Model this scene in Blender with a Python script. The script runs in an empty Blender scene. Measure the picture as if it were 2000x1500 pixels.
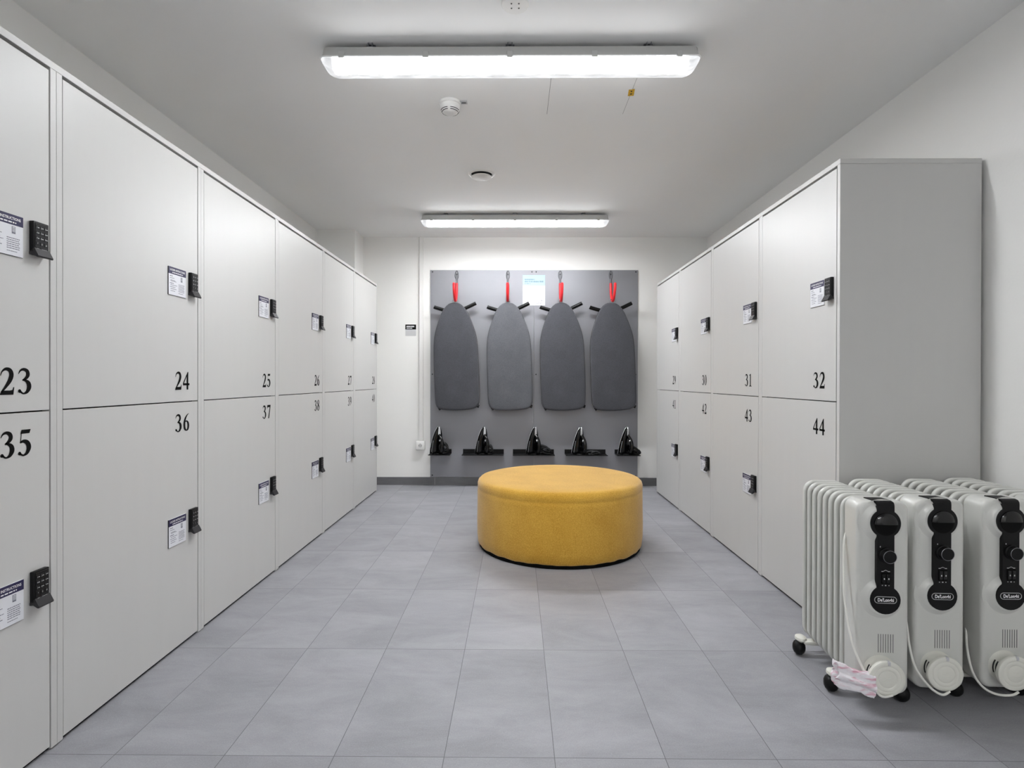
import bpy, bmesh, math, random
from mathutils import Vector, Matrix, noise
PI = math.pi
S = bpy.context.scene
C = S.collection

# ------------------------------------------------------------------ camera
H0, YAW, PITCH, ROLL = 1.025, 0.0085, 0.0038, -0.0017
cam_d = bpy.data.cameras.new('camera')
cam = bpy.data.objects.new('camera', cam_d)
C.objects.link(cam)
cam_d.sensor_fit = 'HORIZONTAL'; cam_d.sensor_width = 36.0
cam_d.lens = 1080.0/2000.0*36.0
cam_d.shift_y = -4.0/2000.0
cam_d.clip_start = 0.02; cam_d.clip_end = 50
cam.matrix_world = (Matrix.Translation((0, 0, H0)) @ Matrix.Rotation(YAW, 4, 'Z')
                    @ Matrix.Rotation(PI/2-PITCH, 4, 'X') @ Matrix.Rotation(-ROLL, 4, 'Z'))
S.camera = cam
# ------------------------------------------------------------------ world, exposure
w = bpy.data.worlds.new('world'); S.world = w; w.use_nodes = True
w.node_tree.nodes['Background'].inputs[0].default_value = (0.9, 0.92, 1, 1)
w.node_tree.nodes['Background'].inputs[1].default_value = 0.05
S.view_settings.view_transform = 'Standard'; S.view_settings.look = 'None'
S.view_settings.gamma = 1.0; S.view_settings.use_curve_mapping = False
S.view_settings.exposure = 0.20
LAMP = 140.0           # radiance of the lit tubes behind the nearer diffuser
FAR = 188.0            # the same for the light by the back wall
REAR_FILL = 270.0             # unseen light added behind the camera to brighten the near surfaces

# ------------------------------------------------------------------ room numbers
CEIL = 2.41; XW = 1.848; YB = 5.38; YF = -3.1
XL, XR = -1.285, 1.278

# ------------------------------------------------------------------ materials
def srgb(r, g, b):
    f = lambda c: (c/255/12.92 if c/255 <= 0.04045 else ((c/255+0.055)/1.055)**2.4)
    return (f(r), f(g), f(b), 1)
def mat(name, col, rough=0.5, metal=0, var=0.0, scale=6, bump=0, bscale=200, coat=0, sheen=0, stretch=(1, 1, 1), spec=0.5):
    m = bpy.data.materials.new(name); m.use_nodes = True
    n = m.node_tree.nodes; l = m.node_tree.links; p = n['Principled BSDF']
    p.inputs['Base Color'].default_value = col; p.inputs['Roughness'].default_value = rough
    p.inputs['Metallic'].default_value = metal; p.inputs['Coat Weight'].default_value = coat
    p.inputs['Specular IOR Level'].default_value = spec
    if sheen: p.inputs['Sheen Weight'].default_value = sheen
    tc = n.new('ShaderNodeTexCoord'); mp = n.new('ShaderNodeMapping'); mp.inputs['Scale'].default_value = stretch
    l.new(tc.outputs['Object'], mp.inputs['Vector'])
    ns = n.new('ShaderNodeTexNoise'); ns.inputs['Scale'].default_value = scale; ns.inputs['Detail'].default_value = 5
    l.new(mp.outputs[0], ns.inputs['Vector'])
    mr = n.new('ShaderNodeMapRange'); mr.inputs['From Min'].default_value = 0.25; mr.inputs['From Max'].default_value = 0.75
    mr.inputs['To Min'].default_value = 1-var; mr.inputs['To Max'].default_value = 1+var
    l.new(ns.outputs['Fac'], mr.inputs['Value'])
    mx = n.new('ShaderNodeMix'); mx.data_type = 'RGBA'; mx.blend_type = 'MULTIPLY'; mx.inputs['Factor'].default_value = 1
    mx.inputs['A'].default_value = col; l.new(mr.outputs[0], mx.inputs['B']); l.new(mx.outputs['Result'], p.inputs['Base Color'])
    if bump:
        nb = n.new('ShaderNodeTexNoise'); nb.inputs['Scale'].default_value = bscale; nb.inputs['Detail'].default_value = 3
        l.new(mp.outputs[0], nb.inputs['Vector'])
        b = n.new('ShaderNodeBump'); b.inputs['Strength'].default_value = bump; b.inputs['Distance'].default_value = 0.002
        l.new(nb.outputs['Fac'], b.inputs['Height']); l.new(b.outputs['Normal'], p.inputs['Normal'])
    return m
M = {}
M['wall'] = mat('white_wall_paint', srgb(240, 239, 236), 0.85, var=0.012, scale=1.5, bump=0.15, bscale=90)
M['ceil'] = mat('white_ceiling_paint', srgb(243, 243, 242), 0.9, var=0.012, scale=1.2, bump=0.1, bscale=90)
M['lam'] = mat('pale_grey_laminate', srgb(202, 201, 199), 0.42, var=0.008, scale=3, stretch=(8, 8, .6))
M['dark'] = mat('black_plinth_gap_shade', srgb(16, 16, 16), 0.9, spec=.1)
M['num'] = mat('black_vinyl', srgb(9, 9, 9), 0.7, spec=.12)
M['blk'] = mat('black_plastic', srgb(14, 14, 15), 0.45, var=.05, spec=.22)
M['flap'] = mat('charcoal_flap', srgb(44, 43, 45), 0.45, spec=.3)
M['key'] = mat('key_black', srgb(20, 20, 22), 0.4, spec=.25)
M['legend'] = mat('key_legend', srgb(190, 190, 190), 0.6)
M['plac'] = mat('placard_white', srgb(226, 227, 232), 0.35)
M['navy'] = mat('placard_navy', srgb(28, 22, 70), 0.35)
M['ink'] = mat('placard_ink', srgb(120, 120, 132), 0.6)
M['white'] = mat('print_white', srgb(238, 238, 240), 0.5)
M['mdf'] = mat('dark_grey_board', srgb(142, 142, 147), 0.5, metal=.55, var=0.03, scale=2.5, stretch=(1, 1, 3))
M['skirt'] = mat('skirting_tile', srgb(104, 104, 106), 0.5, var=0.12, scale=9, stretch=(1, 1, 4))
M['steel'] = mat('zinc_steel', srgb(150, 152, 156), 0.3, metal=1)
M['dsteel'] = mat('dull_steel', srgb(112, 112, 116), 0.5, metal=.8)
M['screw'] = mat('dark_screw', srgb(40, 40, 42), 0.4, metal=.6)
M['red'] = mat('red_dipped_plastic', srgb(232, 44, 50), 0.42)
M['pvc'] = mat('white_pvc', srgb(232, 231, 228), 0.45)
M['fix'] = mat('lamp_housing', srgb(196, 196, 194), 0.5)
M['rim'] = mat('clear_rim', srgb(240, 240, 240), 0.3)
M['gloss'] = mat('gloss_black', srgb(9, 9, 10), 0.14, spec=.45)
M['tip'] = mat('black_rubber_tip', srgb(6, 6, 7), 0.3, spec=.25)
M['chrome'] = mat('chrome', srgb(225, 226, 230), 0.15, metal=1)
M['silver'] = mat('silver_nose', srgb(225, 226, 228), 0.25, metal=.4)
M['rad'] = mat('radiator_enamel', srgb(206, 206, 201), 0.3, var=.01, coat=.3)
M['radp'] = mat('radiator_plastic', srgb(222, 221, 212), 0.45)
M['gap'] = mat('dark_gap', srgb(30, 30, 30), 0.9)
M['seam'] = mat('hatch_joint', srgb(96, 96, 96), 0.9)
M['yel'] = mat('yellow_sticker', srgb(214, 170, 40), 0.6, var=.2, scale=60)
M['cord'] = mat('white_cord', srgb(228, 227, 220), 0.45)
M['cable'] = mat('black_cable', srgb(12, 12, 12), 0.45)
M['post'] = mat('poster_paper', srgb(222, 223, 225), 0.6)
M['pblue'] = mat('poster_blue', srgb(172, 200, 213), 0.5)
M['pink1'] = mat('poster_ink', srgb(104, 128, 144), 0.6)
M['pink2'] = mat('poster_ink_warm', srgb(210, 180, 168), 0.6)
M['label'] = mat('label_grey', srgb(196, 196, 198), 0.5)

def fabric(name, c1, c2, scale, bump, sheen=.2, spots=False):
    m = mat(name, c1, 0.9, spec=.2, sheen=sheen); n = m.node_tree.nodes; l = m.node_tree.links; p = n['Principled BSDF']
    tc = n.new('ShaderNodeTexCoord')
    v1 = n.new('ShaderNodeTexNoise'); v1.inputs['Scale'].default_value = scale; v1.inputs['Detail'].default_value = 2
    v2 = n.new('ShaderNodeTexNoise'); v2.inputs['Scale'].default_value = 5; v2.inputs['Detail'].default_value = 4
    for v in (v1, v2): l.new(tc.outputs['Object'], v.inputs['Vector'])
    ad = n.new('ShaderNodeMath'); ad.operation = 'MULTIPLY_ADD'; ad.inputs[1].default_value = .65
    l.new(v1.outputs['Fac'], ad.inputs[0])
    h = n.new('ShaderNodeMath'); h.operation = 'MULTIPLY'; h.inputs[1].default_value = .35
    l.new(v2.outputs['Fac'], h.inputs[0]); l.new(h.outputs[0], ad.inputs[2])
    mr = n.new('ShaderNodeMapRange'); mr.inputs['From Min'].default_value = .38; mr.inputs['From Max'].default_value = .62
    l.new(ad.outputs[0], mr.inputs['Value'])
    mx = n.new('ShaderNodeMix'); mx.data_type = 'RGBA'; mx.inputs['A'].default_value = c1; mx.inputs['B'].default_value = c2
    l.new(mr.outputs[0], mx.inputs['Factor']); out = mx.outputs['Result']
    l.new(out, p.inputs['Base Color'])
    b = n.new('ShaderNodeBump'); b.inputs['Strength'].default_value = bump; b.inputs['Distance'].default_value = .003
    l.new(v1.outputs['Fac'], b.inputs['Height']); l.new(b.outputs['Normal'], p.inputs['Normal'])
    return m
M['mustard'] = fabric('mustard_wool', srgb(190, 142, 44), srgb(214, 168, 68), 220, .35, .35)
M['cover'] = fabric('grey_board_cover', srgb(64, 65, 69), srgb(76, 77, 82), 260, .25)
M['cover2'] = fabric('lighter_grey_board_cover', srgb(80, 81, 85), srgb(94, 95, 100), 260, .25)
M['pinkp'] = fabric('pink_white_paper', srgb(234, 230, 234), srgb(214, 158, 176), 38, .8, 0)
_n = M['pinkp'].node_tree
_mp = _n.nodes.new('ShaderNodeMapping'); _mp.inputs['Scale'].default_value = (.7, 2.4, 2.4); _mp.inputs['Rotation'].default_value = (0, .5, 0)
for _k in [k for k in _n.nodes if k.type == 'TEX_NOISE' and abs(k.inputs['Scale'].default_value-38) < .1]:
    _src = _k.inputs['Vector'].links[0].from_socket; _n.links.new(_src, _mp.inputs['Vector']); _n.links.new(_mp.outputs[0], _k.inputs['Vector'])
M['pinkp'].node_tree.nodes['Map Range.001' if 'Map Range.001' in M['pinkp'].node_tree.nodes else 'Map Range'].inputs['From Min'].default_value = .48

def floor_mat():
    m = bpy.data.materials.new('grey_porcelain_tiles'); m.use_nodes = True
    n = m.node_tree.nodes; l = m.node_tree.links; p = n['Principled BSDF']
    def math_(op, a, b=None):
        k = n.new('ShaderNodeMath'); k.operation = op
        for i, v in enumerate((a, b)):
            if v is None: continue
            if isinstance(v, (int, float)): k.inputs[i].default_value = v
            else: l.new(v, k.inputs[i])
        return k.outputs[0]
    tc = n.new('ShaderNodeTexCoord'); sp = n.new('ShaderNodeSeparateXYZ'); l.new(tc.outputs['Object'], sp.inputs[0])
    u = math_('DIVIDE', math_('SUBTRACT', sp.outputs[0], 0.1045), 0.30)
    v = math_('DIVIDE', math_('SUBTRACT', sp.outputs[1], 1.4965), 0.60)
    fu = math_('FRACT', u); fv = math_('FRACT', v)
    du = math_('MULTIPLY', math_('MINIMUM', fu, math_('SUBTRACT', 1.0, fu)), 0.30)
    dv = math_('MULTIPLY', math_('MINIMUM', fv, math_('SUBTRACT', 1.0, fv)), 0.60)
    g = math_('LESS_THAN', math_('MINIMUM', du, dv), 0.0009)
    cb = n.new('ShaderNodeCombineXYZ'); l.new(math_('FLOOR', u), cb.inputs[0]); l.new(math_('FLOOR', v), cb.inputs[1])
    wn = n.new('ShaderNodeTexWhiteNoise'); l.new(cb.outputs[0], wn.inputs['Vector'])
    # each tile shifts the cloud pattern
    off = n.new('ShaderNodeVectorMath'); off.operation = 'MULTIPLY_ADD'; off.inputs[1].default_value = (7, 7, 7)
    l.new(wn.outputs['Color'], off.inputs[0]); l.new(tc.outputs['Object'], off.inputs[2])
    mp = n.new('ShaderNodeMapping'); mp.inputs['Scale'].default_value = (1, 2.2, 1); l.new(off.outputs[0], mp.inputs['Vector'])
    n1 = n.new('ShaderNodeTexNoise'); n1.inputs['Scale'].default_value = 2.3; n1.inputs['Detail'].default_value = 9; n1.inputs['Roughness'].default_value = .72; n1.inputs['Distortion'].default_value = .4
    l.new(mp.outputs[0], n1.inputs['Vector'])
    n2 = n.new('ShaderNodeTexNoise'); n2.inputs['Scale'].default_value = 260; n2.inputs['Detail'].default_value = 2
    l.new(tc.outputs['Object'], n2.inputs['Vector'])
    t = math_('ADD', math_('MULTIPLY', math_('SUBTRACT', n1.outputs['Fac'], .5), .85), math_('MULTIPLY', math_('SUBTRACT', wn.outputs['Value'], .5), .13))
    t = math_('ADD', t, math_('MULTIPLY', math_('SUBTRACT', n2.outputs['Fac'], .5), .34))
    mr = n.new('ShaderNodeMapRange'); mr.inputs['From Min'].default_value = -.28; mr.inputs['From Max'].default_value = .28
    l.new(t, mr.inputs['Value'])
    mx = n.new('ShaderNodeMix'); mx.data_type = 'RGBA'; mx.inputs['A'].default_value = srgb(129, 129, 133); mx.inputs['B'].default_value = srgb(169, 169, 174)
    l.new(mr.outputs[0], mx.inputs['Factor'])
    # pale specks
    sk = n.new('ShaderNodeTexVoronoi'); sk.inputs['Scale'].default_value = 95; l.new(tc.outputs['Object'], sk.inputs['Vector'])
    sf = math_('MULTIPLY', math_('LESS_THAN', sk.outputs['Distance'], .10), .25)
    m1 = n.new('ShaderNodeMix'); m1.data_type = 'RGBA'; m1.inputs['B'].default_value = srgb(205, 205, 210)
    l.new(mx.outputs['Result'], m1.inputs['A']); l.new(sf, m1.inputs['Factor'])
    m2 = n.new('ShaderNodeMix'); m2.data_type = 'RGBA'; m2.inputs['B'].default_value = srgb(92, 92, 95)
    l.new(m1.outputs['Result'], m2.inputs['A']); l.new(g, m2.inputs['Factor'])
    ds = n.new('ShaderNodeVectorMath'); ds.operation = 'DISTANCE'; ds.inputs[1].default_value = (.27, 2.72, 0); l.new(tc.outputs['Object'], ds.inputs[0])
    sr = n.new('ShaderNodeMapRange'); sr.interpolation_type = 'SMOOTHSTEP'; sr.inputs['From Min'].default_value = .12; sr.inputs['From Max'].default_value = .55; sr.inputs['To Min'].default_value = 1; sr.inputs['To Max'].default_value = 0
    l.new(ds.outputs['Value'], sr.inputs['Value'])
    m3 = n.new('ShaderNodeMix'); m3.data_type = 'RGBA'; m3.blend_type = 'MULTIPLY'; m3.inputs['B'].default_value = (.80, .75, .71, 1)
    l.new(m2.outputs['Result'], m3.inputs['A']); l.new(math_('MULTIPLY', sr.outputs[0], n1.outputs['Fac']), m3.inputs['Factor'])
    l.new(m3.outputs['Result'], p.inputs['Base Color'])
    p.inputs['Roughness'].default_value = .5; p.inputs['Specular IOR Level'].default_value = .4
    b = n.new('ShaderNodeBump'); b.inputs['Strength'].default_value = .25; b.inputs['Distance'].default_value = .002
    l.new(math_('SUBTRACT', math_('MULTIPLY', n2.outputs['Fac'], .3), g), b.inputs['Height']); l.new(b.outputs['Normal'], p.inputs['Normal'])
    return m
M['floor'] = floor_mat()

def skirting_joints(m):
    n = m.node_tree.nodes; l = m.node_tree.links; p = n['Principled BSDF']
    tc = n.new('ShaderNodeTexCoord'); sp = n.new('ShaderNodeSeparateXYZ'); l.new(tc.outputs['Object'], sp.inputs[0])
    a = n.new('ShaderNodeMath'); a.operation = 'ADD'; a.inputs[1].default_value = 0.795; l.new(sp.outputs[0], a.inputs[0])
    d = n.new('ShaderNodeMath'); d.operation = 'PINGPONG'; d.inputs[1].default_value = 0.3; l.new(a.outputs[0], d.inputs[0])
    c = n.new('ShaderNodeMath'); c.operation = 'LESS_THAN'; c.inputs[1].default_value = 0.0018; l.new(d.outputs[0], c.inputs[0])
    old = p.inputs['Base Color'].links[0].from_socket
    mx = n.new('ShaderNodeMix'); mx.data_type = 'RGBA'; mx.inputs['B'].default_value = srgb(160, 160, 158)
    l.new(old, mx.inputs['A']); l.new(c.outputs[0], mx.inputs['Factor']); l.new(mx.outputs['Result'], p.inputs['Base Color'])
skirting_joints(M['skirt'])

def lamp_mat(strength, name):
    """prismatic cover lit by tubes: full in the middle, dim and mottled at the ends and along the far lower edge"""
    m = bpy.data.materials.new(name); m.use_nodes = True
    n = m.node_tree.nodes; l = m.node_tree.links; p = n['Principled BSDF']
    p.inputs['Base Color'].default_value = (.5, .5, .5, 1); p.inputs['Roughness'].default_value = .4
    tc = n.new('ShaderNodeTexCoord'); sp = n.new('ShaderNodeSeparateXYZ'); l.new(tc.outputs['Object'], sp.inputs[0])
    def math_(op, a, b=None, c=None):
        k = n.new('ShaderNodeMath'); k.operation = op
        for i, v in enumerate((a, b, c)):
            if v is None: continue
            if isinstance(v, (int, float)): k.inputs[i].default_value = v
            else: l.new(v, k.inputs[i])
        return k.outputs[0]
    def rng(v, a, b):
        r = n.new('ShaderNodeMapRange'); r.interpolation_type = 'SMOOTHSTEP'; r.inputs['From Min'].default_value = a; r.inputs['From Max'].default_value = b
        l.new(v, r.inputs['Value']); return r.outputs[0]
    ex = rng(math_('ABSOLUTE', sp.outputs[0]), .735, .70)
    ns = n.new('ShaderNodeTexNoise'); ns.inputs['Scale'].default_value = 45; ns.inputs['Detail'].default_value = 6
    mp = n.new('ShaderNodeMapping'); mp.inputs['Scale'].default_value = (.35, 1.6, 1); l.new(tc.outputs['Object'], mp.inputs['Vector']); l.new(mp.outputs[0], ns.inputs['Vector'])
    edge = math_('ADD', sp.outputs[1], math_('MULTIPLY', math_('SUBTRACT', ns.outputs['Fac'], .5), .04))
    low = rng(sp.outputs[2], -.1032, -.099)                     # only the flat underside is mottled
    ey = math_('MAXIMUM', rng(edge, .005, -.007), rng(sp.outputs[2], -.1015, -.0985))
    core = math_('MULTIPLY', ex, ey)
    side = math_('SUBTRACT', 1.0, math_('MULTIPLY', low, .95))
    core = math_('MULTIPLY', core, side)
    dim = math_('ADD', .0, math_('MULTIPLY', ns.outputs['Fac'], 1.25))
    st = math_('ADD', math_('MULTIPLY', core, strength), dim)
    p.inputs['Emission Color'].default_value = (.955, .975, 1, 1)
    l.new(st, p.inputs['Emission Strength'])
    return m
M['lit'] = lamp_mat(LAMP, 'lit_prismatic_cover'); M['fill_rear'] = lamp_mat(REAR_FILL, 'fill_cover_rear'); M['lit_far'] = lamp_mat(FAR, 'lit_cover_far')

# ------------------------------------------------------------------ mesh helper
class MB:
    def __init__(s, *mats): s.bm = bmesh.new(); s.mats = list(mats) or ['white']
    def _m(s, faces, m):
        if m is None: i = 0
        else:
            if m not in s.mats: s.mats.append(m)
            i = s.mats.index(m)
        for f in faces: f.material_index = i
    def box(s, x0, x1, y0, y1, z0, z1, m=None, bev=0, seg=1):
        b = bmesh.new(); r = bmesh.ops.create_cube(b, size=1)
        for v in b.verts: v.co = ((x0+x1)/2+v.co.x*(x1-x0), (y0+y1)/2+v.co.y*(y1-y0), (z0+z1)/2+v.co.z*(z1-z0))
        if bev: bmesh.ops.bevel(b, geom=b.edges[:], offset=bev, segments=seg, profile=.5, affect='EDGES')
        s.add(b, m)
    def add(s, b, m=None, mtx=None):
        if mtx is not None: bmesh.ops.transform(b, matrix=mtx, verts=b.verts)
        vm = {}
        for v in b.verts: vm[v] = s.bm.verts.new(v.co)
        fs = []
        for f in b.faces:
            try: fs.append(s.bm.faces.new([vm[v] for v in f.verts]))
            except ValueError: pass
        s._m(fs, m); b.free()
    def poly(s, pts, thick, m=None, mtx=None):
        """pts 2-D outline in local x,z facing -y, extruded towards +y by thick"""
        b = bmesh.new()
        a = [b.verts.new((x, 0, z)) for x, z in pts]; c = [b.verts.new((x, thick, z)) for x, z in pts]
        b.faces.new(a); b.faces.new(c[::-1]); k = len(pts)
        for i in range(k): b.faces.new((a[i], c[i], c[(i+1) % k], a[(i+1) % k]))
        bmesh.ops.recalc_face_normals(b, faces=b.faces)
        s.add(b, m, mtx)
    def lathe(s, prof, seg=32, m=None, mtx=None):
        """prof: (r, z) list spun about z"""
        b = bmesh.new(); rings = []
        for r, z in prof:
            rings.append([b.verts.new((0, 0, z))] if r < 1e-6 else [b.verts.new((r*math.cos(2*PI*i/seg), r*math.sin(2*PI*i/seg), z)) for i in range(seg)])
        for A, B in zip(rings, rings[1:]):
            for i in range(seg):
                j = (i+1) % seg
                q = [A[i % len(A)], A[j % len(A)], B[j % len(B)], B[i % len(B)]]
                q = list(dict.fromkeys(q))
                if len(q) > 2: b.faces.new(q)
        bmesh.ops.recalc_face_normals(b, faces=b.faces)
        s.add(b, m, mtx)
    def tube(s, pts, r, seg=8, m=None, cap=True, mtx=None, smooth=0):
        P = [Vector(p) for p in pts]
        if smooth: P = catmull(P, smooth)
        rr = r if callable(r) else (lambda t: r)
        b = bmesh.new(); rings = []; up = Vector((0.13, 0.27, 1)).normalized(); pn = None
        for i, p in enumerate(P):
            d = (P[min(i+1, len(P)-1)]-P[max(i-1, 0)]).normalized()
            nrm = d.cross(up) if pn is None else (pn-d*pn.dot(d))
            if nrm.length < 1e-4: nrm = d.cross(Vector((1, 0, 0)))
            nrm.normalize(); pn = nrm; bn = d.cross(nrm); q = rr(i/max(1, len(P)-1))
            rings.append([b.verts.new(p+(nrm*math.cos(2*PI*k/seg)+bn*math.sin(2*PI*k/seg))*q) for k in range(seg)])
        for A, B in zip(rings, rings[1:]):
            for k in range(seg): b.faces.new((A[k], A[(k+1) % seg], B[(k+1) % seg], B[k]))
        if cap: b.faces.new(rings[0][::-1]); b.faces.new(rings[-1])
        bmesh.ops.recalc_face_normals(b, faces=b.faces)
        s.add(b, m, mtx)
    def loft(s, rings, m=None, mtx=None, cap=True):
        b = bmesh.new(); R = [[b.verts.new(p) for p in r] for r in rings]; k = len(R[0])
        for A, B in zip(R, R[1:]):
            for i in range(k): b.faces.new((A[i], A[(i+1) % k], B[(i+1) % k], B[i]))
        if cap: b.faces.new(R[0][::-1]); b.faces.new(R[-1])
        bmesh.ops.recalc_face_normals(b, faces=b.faces)
        s.add(b, m, mtx)
    def text(s, txt, size, x, z, y, m, thick=.0004, sx=1, align='LEFT', bold=0):
        s.add(text_bm(txt, thick, bold), m, Matrix.Translation((x, y, z)) @ Matrix.Diagonal((size*sx, 1, size, 1)) @
              Matrix.Translation((0 if align == 'LEFT' else -text_w(txt)/2, 0, 0)))
    def mesh(s, name, ang=35):
        me = bpy.data.meshes.new(name); s.bm.to_mesh(me); s.bm.free()
        for k in s.mats: me.materials.append(M[k])
        me.polygons.foreach_set('use_smooth', [True]*len(me.polygons)); me.set_sharp_from_angle(angle=math.radians(ang)); me.update()
        return me
    def obj(s, name, parent=None, loc=(0, 0, 0), rot=0, ang=35):
        return link(name, s.mesh(name, ang), parent, loc, rot)
def link(name, me, parent=None, loc=(0, 0, 0), rot=0):
    o = bpy.data.objects.new(name, me); C.objects.link(o); o.location = loc
    o.rotation_euler = (0, 0, rot)
    if parent: o.parent = parent
    return o
def catmull(P, k):
    out = []
    for i in range(len(P)-1):
        a, b, c, d = P[max(i-1, 0)], P[i], P[i+1], P[min(i+2, len(P)-1)]
        for j in range(k):
            t = j/k
            out.append(.5*((2*b)+(c-a)*t+(2*a-5*b+4*c-d)*t*t+(3*b-a-3*c+d)*t**3))
    out.append(P[-1]); return out
_tx = {}
def text_src(txt, bold=0):
    if (txt, bold) not in _tx:
        cu = bpy.data.curves.new('lettering', 'FONT'); cu.body = txt; cu.size = 1; cu.resolution_u = 2; cu.offset = bold
        o = bpy.data.objects.new('lettering', cu); C.objects.link(o); bpy.context.view_layer.update()
        me = bpy.data.meshes.new_from_object(o.evaluated_get(bpy.context.evaluated_depsgraph_get()))
        vs = [v.co.copy() for v in me.vertices]; fs = [list(p.vertices) for p in me.polygons]
        bpy.data.objects.remove(o); bpy.data.curves.remove(cu); bpy.data.meshes.remove(me)
        _tx[(txt, bold)] = (vs, fs)
    return _tx[(txt, bold)]
def text_w(txt): return max(v.x for v in text_src(txt)[0])
def text_bm(txt, thick, bold=0):
    vs, fs = text_src(txt, bold); b = bmesh.new(); V = [b.verts.new((v.x, 0, v.y)) for v in vs]
    for f in fs:
        try: b.faces.new([V[i] for i in f])
        except ValueError: pass
    return b
def rrect(hw, hh, r, n=6, cx=0, cz=0):
    pts = []
    for (sx, sz, a0) in ((1, 1, 0), (-1, 1, 90), (-1, -1, 180), (1, -1, 270)):
        for i in range(n+1):
            a = math.radians(a0+90*i/n); pts.append((cx+sx*(hw-r)+r*math.cos(a), cz+sz*(hh-r)+r*math.sin(a)))
    return pts
def tag(o, label, cat, group=None):
    o['label'] = label; o['category'] = cat
    if group: o['group'] = group
    return o
def empty(name, loc, rz, label, cat, group=None):
    o = bpy.data.objects.new(name, None); C.objects.link(o); o.empty_display_size = .1
    o.location = loc; o.rotation_euler = (0, 0, rz); return tag(o, label, cat, group)
def struct(mb, name):
    o = mb.obj(name); o['kind'] = 'structure'; return o
def copy_tree(o, parent=None):
    c = o.copy(); C.objects.link(c); c.parent = parent
    for ch in o.children: copy_tree(ch, c)
    return c
def greek(mb, x0, x1, z, h, m, y, seed, gap=.25, t=.0004):
    """illegible small print as word-length marks"""
    r = random.Random(seed); x = x0
    while x < x1-h*.5:
        wd = min(h*r.uniform(1.2, 4.2), x1-x); mb.box(x, x+wd, y, y+t, z, z+h, m); x += wd+h*(.5+gap)
# ------------------------------------------------------------------ room shell
b = MB('floor'); b.box(-XW-.12, XW+.12, YF-.12, YB+.12, -.1, 0); struct(b, 'floor')
b = MB('ceil'); b.box(-XW-.12, XW+.12, YF-.12, YB+.12, CEIL, CEIL+.1); struct(b, 'ceiling')
b = MB('wall'); b.box(-XW-.12, -XW, YF, YB, 0, CEIL); struct(b, 'wall_left')
b = MB('wall'); b.box(XW, XW+.12, YF, YB, 0, CEIL); struct(b, 'wall_right')
b = MB('wall'); b.box(-XW-.12, XW+.12, YB, YB+.12, 0, CEIL); b.box(-XW, -1.4955, 5.09, YB, 0, CEIL); struct(b, 'wall_back')
b = MB('wall'); b.box(-XW-.12, XW+.12, YF-.12, YF, 0, CEIL); struct(b, 'wall_front')
b = MB('skirt'); b.box(-1.4955, XW, YB-.011, YB, 0, .076, bev=.0008); struct(b, 'baseboard_back')

# ------------------------------------------------------------------ serif numerals
def stroke(mb, pts, m='num', k=8, mtx=None, t=.0006):
    """pts (x, z, half-width); a pen of changing width"""
    P = catmull([Vector(p) for p in pts], k) if len(pts) > 2 else [Vector(p) for p in pts]
    L, R = [], []
    for i, p in enumerate(P):
        d = P[min(i+1, len(P)-1)]-P[max(i-1, 0)]; d = Vector((d.x, d.y)).normalized(); nx, nz = -d.y, d.x
        L.append((p.x+nx*p.z, p.y+nz*p.z)); R.append((p.x-nx*p.z, p.y-nz*p.z))
    b = bmesh.new(); A = [b.verts.new((x, 0, z)) for x, z in L]; B = [b.verts.new((x, 0, z)) for x, z in R]
    for i in range(len(A)-1): b.faces.new((A[i], A[i+1], B[i+1], B[i]))
    bmesh.ops.recalc_face_normals(b, faces=b.faces)
    mb.add(b, m, mtx)
def ell(mb, cx, cz, rx, rz, thick, thin, mtx):
    pts = []
    for i in range(33):
        a = 2*PI*i/32; pts.append((cx+rx*math.cos(a), cz+rz*math.sin(a), thin+(thick-thin)*abs(math.cos(a))**1.6))
    stroke(mb, pts, k=1, mtx=mtx)
def ball(mb, cx, cz, r, mtx): mb.add(_disc(cx, cz, r), 'num', mtx)
def _disc(cx, cz, r, n=16):
    b = bmesh.new(); b.faces.new([b.verts.new((cx+r*math.cos(2*PI*i/n), 0, cz+r*math.sin(2*PI*i/n))) for i in range(n)]); return b
def quad(mb, pts, mtx):
    b = bmesh.new(); b.faces.new([b.verts.new((x, 0, z)) for x, z in pts]); mb.add(b, 'num', mtx)
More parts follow.
